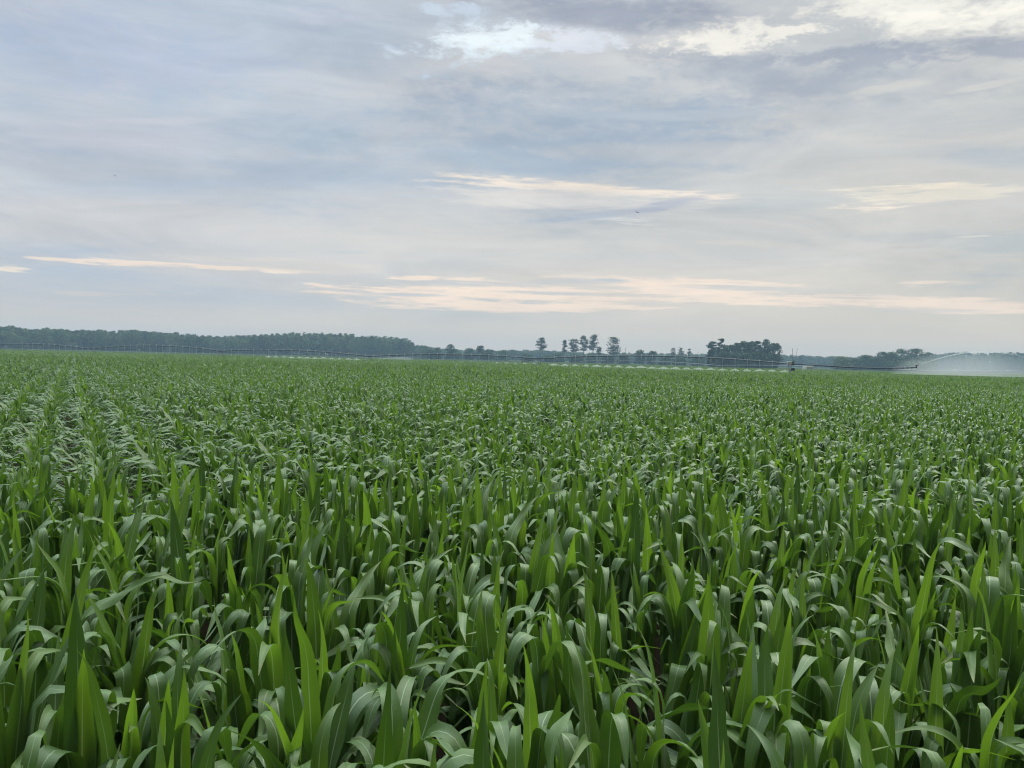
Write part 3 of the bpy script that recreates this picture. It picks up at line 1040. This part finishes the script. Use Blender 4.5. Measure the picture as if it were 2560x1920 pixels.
for i, tw_ in enumerate(TOW):
    ax = (TOW[min(i + 1, 5)] - TOW[max(i - 1, 0)]).normalized()
    sd_ = Vector((-ax.y, ax.x, 0)).normalized()          # wheels roll along this
    fo = Vector((tw_.x, tw_.y, 0))
    top = Vector((tw_.x, tw_.y, tw_.z - .05))
    mb = MB()
    for s in (-1, 1):
        for q in (-.25, .25):
            mb.path([top + ax * q, fo + sd_ * 1.9 * s + ax * q * .3 + Vector((0, 0, .75))], .05, 6)
        mb.path([top + sd_ * .0, top + sd_ * .0 + Vector((0, 0, .2))], .1, 8)
    mb.path([fo - sd_ * 2.0 + Vector((0, 0, .72)), fo + sd_ * 2.0 + Vector((0, 0, .72))], .08, 8)
    mb.path([top.lerp(fo - sd_ * 1.9, .45), top.lerp(fo + sd_ * 1.9, .45)], .035, 6)
    mb.box(fo + Vector((0, 0, .85)), (.5, .35, .35), bev=.04)
    to = mb.build("drive_tower", m_galv, piv, base)
    for s in (-1, 1):
        c_ = fo + sd_ * 1.85 * s + Vector((0, 0, .6))
        mb = MB().torus(c_, ax, .44, .16, 20, 8)
        for k in range(6):
            w_ = k * math.pi / 3
            mb.path([c_, c_ + (sd_ * math.cos(w_) + Vector((0, 0, 1)) * math.sin(w_)) * .4], .03, 5)
        mb.path([c_ - ax * .1, c_ + ax * .1], .1, 10)
        mb.build("wheel", m_rubber, to, base, True)
# end tower: control cabinet, motor and masts
f_ = TOW[-1]
ax = (TOW[5] - TOW[4]).normalized()
mb = MB().box(f_ + Vector((-.28, -.35, .10)), (.72, .45, .60), bev=.04)
cb = mb.build("control_cabinet", m_box, piv, base)
MB().box(f_ + Vector((-.28, -.585, .10)), (.66, .03, .5), bev=.008).build("cabinet_door", m_box, cb, base)
mb = MB().box(f_ + Vector((.42, -.2, -.05)), (.45, .5, .42), bev=.06).path([f_ + Vector((.42, -.2, .1)), f_ + Vector((.55, -.2, .42))], .13, 10)
mb.box(f_ + Vector((.40, -.3, -.95)), (.6, .5, .5), bev=.08)
mb.build("drive_motor", m_darksteel, piv, base)
mb = MB().path([f_ + Vector((.52, 0, .0)), f_ + Vector((.48, 0, 1.4)), f_ + Vector((.33, 0, 2.62))], [.055, .04, .03], 8)
mb.path([f_ + Vector((.33, 0, 2.6)), f_ + Vector((.33, 0, 2.72))], .07, 8)
mb.build("mast", m_darksteel, piv, base, True)
mb = MB().path([f_ + Vector((.75, .3, .0)), f_ + Vector((1.1, .3, 1.3)), f_ + Vector((1.28, .3, 2.6))], [.03, .025, .02], 8)
mb.path([f_ + Vector((1.28, .3, 2.58)), f_ + Vector((1.28, .3, 2.7))], .06, 8)
mb.build("mast", m_darksteel, piv, base, True)
ZE = 215 * (1 - .0785 * 4.475)
over = [TOW[5]] + [at(px, py, TZ[5] + (ZE - TZ[5]) * k) for px, py, k in ((2060, 914.5, .27), (2140, 919, .52), (2220, 921, .77), (2260, 920, .89), (2291, 918.5, 1.0))]
mb = MB().path(over, [.10, .10, .10, .09, .085, .08], 8)
for k in range(1, 14):
    u = k / 14 * 5
    p = over[int(u)].lerp(over[int(u) + 1], u - int(u))
    mb.path([p - Vector((.06, 0, 0)), p + Vector((.06, 0, 0))], .15, 8)
mb.build("overhang_pipe", m_darksteel, piv, base, True)
g0 = over[-1]
gun_tip = at(2297, 911.5, ZE - .6)
mb = MB().path([g0 - Vector((0, 0, .12)), g0 + Vector((0, 0, .34))], .12, 10).path([g0 + Vector((0, 0, .3)), gun_tip], [.08, .045], 8)
mb.path([g0 + Vector((-.15, 0, .3)), g0 + Vector((.15, 0, .3))], .09, 8)
mb.build("end_gun", m_darksteel, piv, base, True)

# low cones of water where the sprinklers run
cnt = {4: 0, 2: 0, 3: 0}
SPAN = {4: "under the longest pipe span", 2: "under the span before the wood's right end", 3: "at the pipe joint left of the longest span"}
srng = np.random.default_rng(12)
for (i, u, p) in SPRAY:
    if i == 4 and u > .03 or i == 2 and .32 < u < .95 or i == 3 and u > .76:
        cnt[i] += 1
        rad = {4: 1.15, 2: .95, 3: .5}[i] * srng.uniform(.75, 1.2)
        H = {4: .46, 2: .38, 3: .22}[i] * srng.uniform(.75, 1.25)
        n, mm = 20, 6
        V, Qf = [(0, 0, 0)], []
        for j in range(1, mm + 1):
            f = j / mm
            for k in range(n):
                a = 2 * math.pi * k / n
                rr = rad * f * srng.uniform(.93, 1.07)
                V.append((rr * math.cos(a), rr * math.sin(a), -H * f ** 1.25))
        tr_ = [(0, 1 + k, 1 + (k + 1) % n) for k in range(n)]
        for j in range(mm - 1):
            for k in range(n):
                Qf.append((1 + j * n + k, 1 + (j + 1) * n + k, 1 + (j + 1) * n + (k + 1) % n, 1 + j * n + (k + 1) % n))
        ob = link_mesh("sprinkler_spray", set_mesh(bpy.data.meshes.new("sprinkler_spray"), V, Qf, tr_), m_spray)
        ob.location = p
        tag(ob, "%s low spray cone from left %s" % (ordinal(cnt[i]), SPAN[i]), "water spray", "sprinkler spray cones along the pipe")

# water thrown by the end gun
JP = [(2297, 911.5), (2318, 905), (2341, 898), (2363, 892), (2385, 887), (2403, 883.5), (2421, 881), (2457, 879), (2500, 881.5), (2540, 888), (2580, 899), (2620, 914), (2650, 930)]
JW = [at(x_, y_, ZE - .6 + 6 * k / 12) for k, (x_, y_) in enumerate(JP)]
MT3 = [at(x_, y_, ZE + 1) for x_, y_ in ((2292, 914), (2320, 904), (2350, 896), (2380, 889), (2410, 885), (2440, 884), (2470, 887), (2500, 895), (2530, 910))]
mb = MB().path(JW, [.035, .045, .055, .062, .068, .07, .07, .06, .045, .03, .02, .012, .006], 10)
tag(mb.build("water_jet", m_jet, None, None, True), "arching white water jet thrown from the end gun of the pipe", "water jet")


def mist_body(name, top_pts, bottom, depth, dens, label):
    """closed lens-shaped body of drifting droplets under an arc"""
    V, Fq = [], []
    nU = len(top_pts)
    nV = 7
    for s in (-1, 1):
        for p in top_pts:
            for j in range(nV + 1):
                f = j / nV
                z = p.z + (bottom - p.z) * f
                edge = math.sin(math.pi * min(1, .02 + .98 * f) * .5) * math.sin(math.pi * (.02 + .96 * top_pts.index(p) / (nU - 1)))
                V.append((p.x, p.y + s * depth * max(.02, edge), z))
    st = nU * (nV + 1)
    for i in range(nU - 1):
        for j in range(nV):
            a = i * (nV + 1) + j
            Fq.append((a, a + nV + 1, a + nV + 2, a + 1))
            Fq.append((st + a, st + a + 1, st + a + nV + 2, st + a + nV + 1))
    for i in range(nU - 1):
        for j in (0, nV):
            a = i * (nV + 1) + j
            q = (a, st + a, st + a + nV + 1, a + nV + 1)
            Fq.append(q if j == 0 else q[::-1])
    for j in range(nV):
        for i in (0, nU - 1):
            a = i * (nV + 1) + j
            q = (a, a + 1, st + a + 1, st + a)
            Fq.append(q if i == 0 else q[::-1])
    me_ = set_mesh(bpy.data.meshes.new(name), V, Fq)
    bm_ = bmesh.new()
    bm_.from_mesh(me_)
    bmesh.ops.recalc_face_normals(bm_, faces=bm_.faces)
    bm_.to_mesh(me_)
    bm_.free()
    ob = link_mesh(name, me_, vol_mat(name, dens, (0.92, 0.95, 0.97, 1)))
    tag(ob, label, "water mist", kind='stuff')
    return ob


MT = [at(x_, y_, ZE + 4) for x_, y_ in ((2225, 917), (2250, 903), (2275, 894), (2300, 888), (2330, 884), (2365, 881), (2400, 880), (2440, 879), (2480, 880), (2520, 885), (2560, 894), (2600, 906), (2650, 924))]
mist_body("spray_mist", MT, 1.32, 3.8, 0.075, "grey veil of drifting mist beneath the arching water jet")
mist_body("spray_mist", MT3, 1.34, 1.8, 0.05, "denser inner mist falling from the water jet beside the nozzle")
MT2 = [at(x_, y_, 225) for x_, y_ in ((930, 896), (960, 893.5), (985, 892), (1005, 890.5), (1025, 891), (1038, 895))]
mist_body("spray_mist", MT2, 1.25, 4.0, 0.05, "small pale patch of mist under the pipe before the left wood's end")

# second, paler irrigation line further back
PX2 = [1450, 1795, 2318, 3190]
PZ2 = [262, 262 * (1 - .169), 262 * (1 - .338), 262 * (1 - .507)]
PH2 = [1.86, hz(1795, 913.5, PZ2[1]), hz(2318, 926.8, PZ2[2]), 2.0]
T2 = [Vector((gx(p, z), z, h)) for p, z, h in zip(PX2, PZ2, PH2)]
b2 = Vector((T2[1].x, T2[1].y, 0))
pv2 = empty("irrigation_machine", b2, "low pale irrigation pipe line with shallow bows, behind the dark pipe at right", "irrigation machine")
for i in range(3):
    q = [T2[i].lerp(T2[i + 1], u / 20) + Vector((0, 0, (.62, .42, .42)[i] * 4 * (u / 20) * (1 - u / 20))) for u in range(21)]
    so = MB().path(q, .06, 8).build("span_pipe", m_palesteel, pv2, b2, True)
for i in range(3):
    mb = MB()
    f0 = Vector((T2[i].x, T2[i].y, 0))
    ax = (T2[i + 1] - T2[i]).normalized()
    s_ = Vector((-ax.y, ax.x, 0))
    for s in (-1, 1):
        mb.path([T2[i], f0 + s_ * 1.7 * s + Vector((0, 0, .7))], .05, 6)
    mb.path([f0 - s_ * 1.8 + Vector((0, 0, .68)), f0 + s_ * 1.8 + Vector((0, 0, .68))], .07, 8)
    to = mb.build("drive_tower", m_galv, pv2, b2)
    for s in (-1, 1):
        MB().torus(f0 + s_ * 1.7 * s + Vector((0, 0, .58)), ax, .43, .15, 18, 8).build("wheel", m_rubber, to, b2, True)

# pale tank-like trailer and two little sheds beyond the crop
Yt = 252
c_ = Vector((gx(2020, Yt), Yt, 0))
tr_ = empty("farm_trailer", c_, "small cream box trailer beyond the corn, just right of the end tower", "trailer")
MB().box(c_ + Vector((0, 0, 1.38)), (2.1, 3.6, 1.34), bev=.06).build("body", m_box, tr_, c_)
MB().box(c_ + Vector((0, 0, .66)), (1.5, 3.8, .1)).path([c_ + Vector((0, -1.9, .64)), c_ + Vector((0, -3.1, .55))], .05, 6).build("chassis", m_darksteel, tr_, c_)
for s in (-1, 1):
    MB().torus(c_ + Vector((.9 * s, .2, .38)), (1, 0, 0), .26, .12, 18, 8).build("wheel", m_rubber, tr_, c_, True)
for px, top, wd, lab in ((1308, 899.5, 1.5, "white shed, left one of two tiny sheds under the pipe joint"), (1319, 901, 1.2, "white shed, right smaller one of two tiny sheds under the pipe joint")):
    Ys = 300
    c_ = Vector((gx(px, Ys), Ys, 0))
    h = hz(px, top, Ys)
    sh = empty("shed", c_, lab, "shed", "tiny white sheds beyond the corn")
    MB().box(c_ + Vector((0, 0, (h - .35) / 2)), (wd, 1.8, h - .35)).build("wall", m_white, sh, c_)
    hw = wd / 2 + .12
    V = [c_ + Vector(p) for p in ((-hw, -1.05, h - .36), (hw, -1.05, h - .36), (0, -1.05, h + .02), (-hw, 1.05, h - .36), (hw, 1.05, h - .36), (0, 1.05, h + .02))]
    MB().add(V, [(0, 1, 2), (5, 4, 3), (0, 2, 5, 3), (1, 4, 5, 2), (1, 0, 3, 4)]).build("roof", m_roof, sh, c_)
    MB().box(c_ + Vector((0, -.92, .6)), (.6, .04, 1.15)).build("door", m_roof, sh, c_)

# ------------------------------------------------------------------ birds
for px, py, Y, s, hd, lab in ((1593, 531, 110, 1.0, .3, "dark bird gliding below the small grey cloud"), (287, 439, 125, .6, 1.9, "tiny bird high over the left wood")):
    p = at(px, py, Y)
    bm_ = MB()
    bm_.path([(0, -.2, 0), (0, -.16, 0), (0, -.05, .0), (0, .08, .01), (0, .16, .03), (0, .20, .03), (0, .24, .02)], [.012, .03, .05, .045, .026, .026, .006], 10)
    V = [(0, .07, .03), (0, -.05, .02), (.16, .09, .07), (.17, -.04, .06), (.34, .0, .04), (.32, -.06, .04)]
    for m_ in (1, -1):
        top_ = [(x_ * m_, y_, z_) for x_, y_, z_ in V]
        bot = [(x_ * m_, y_, z_ - .014) for x_, y_, z_ in V]
        bm_.add(top_ + bot, [(0, 1, 3, 2), (2, 3, 5, 4), (6, 8, 9, 7), (8, 10, 11, 9), (0, 2, 8, 6), (2, 4, 10, 8), (4, 5, 11, 10), (5, 3, 9, 11), (3, 1, 7, 9)])
    bm_.add([(-.03, -.18, .01), (.03, -.18, .01), (.07, -.32, .0), (-.07, -.32, .0), (-.03, -.18, -.004), (.03, -.18, -.004), (.07, -.32, -.012), (-.07, -.32, -.012)],
            [(0, 1, 2, 3), (7, 6, 5, 4), (0, 4, 5, 1), (1, 5, 6, 2), (2, 6, 7, 3), (3, 7, 4, 0)])
    bo = bm_.build("bird", m_feather, None, None, True)
    bo.location = p
    bo.rotation_euler = (0, .25, hd)
    bo.scale = (s, s, s)
    tag(bo, lab, "bird")

# ------------------------------------------------------------------ air
hb = MB().box((0, (gy0 + gy1) / 2, 14), (gx1 - gx0 + 40, gy1 - gy0 + 40, 30)).build("haze", vol_mat("haze", 0.00040, (0.43, 0.63, 0.88, 1)))
tag(hb, "thin blue morning haze over the whole field", "haze", kind='stuff')

# ------------------------------------------------------------------ render settings
SC.view_settings.view_transform = 'Standard'
SC.view_settings.look = 'None'
SC.view_settings.exposure = 0.0
SC.view_settings.gamma = 1.0
SC.render.engine = 'CYCLES'
SC.cycles.max_bounces = 8
SC.cycles.diffuse_bounces = 2
SC.cycles.transparent_max_bounces = 16
SC.cycles.volume_bounces = 1
SC.cycles.use_denoising = True
SC.cycles.filter_width = 1.15
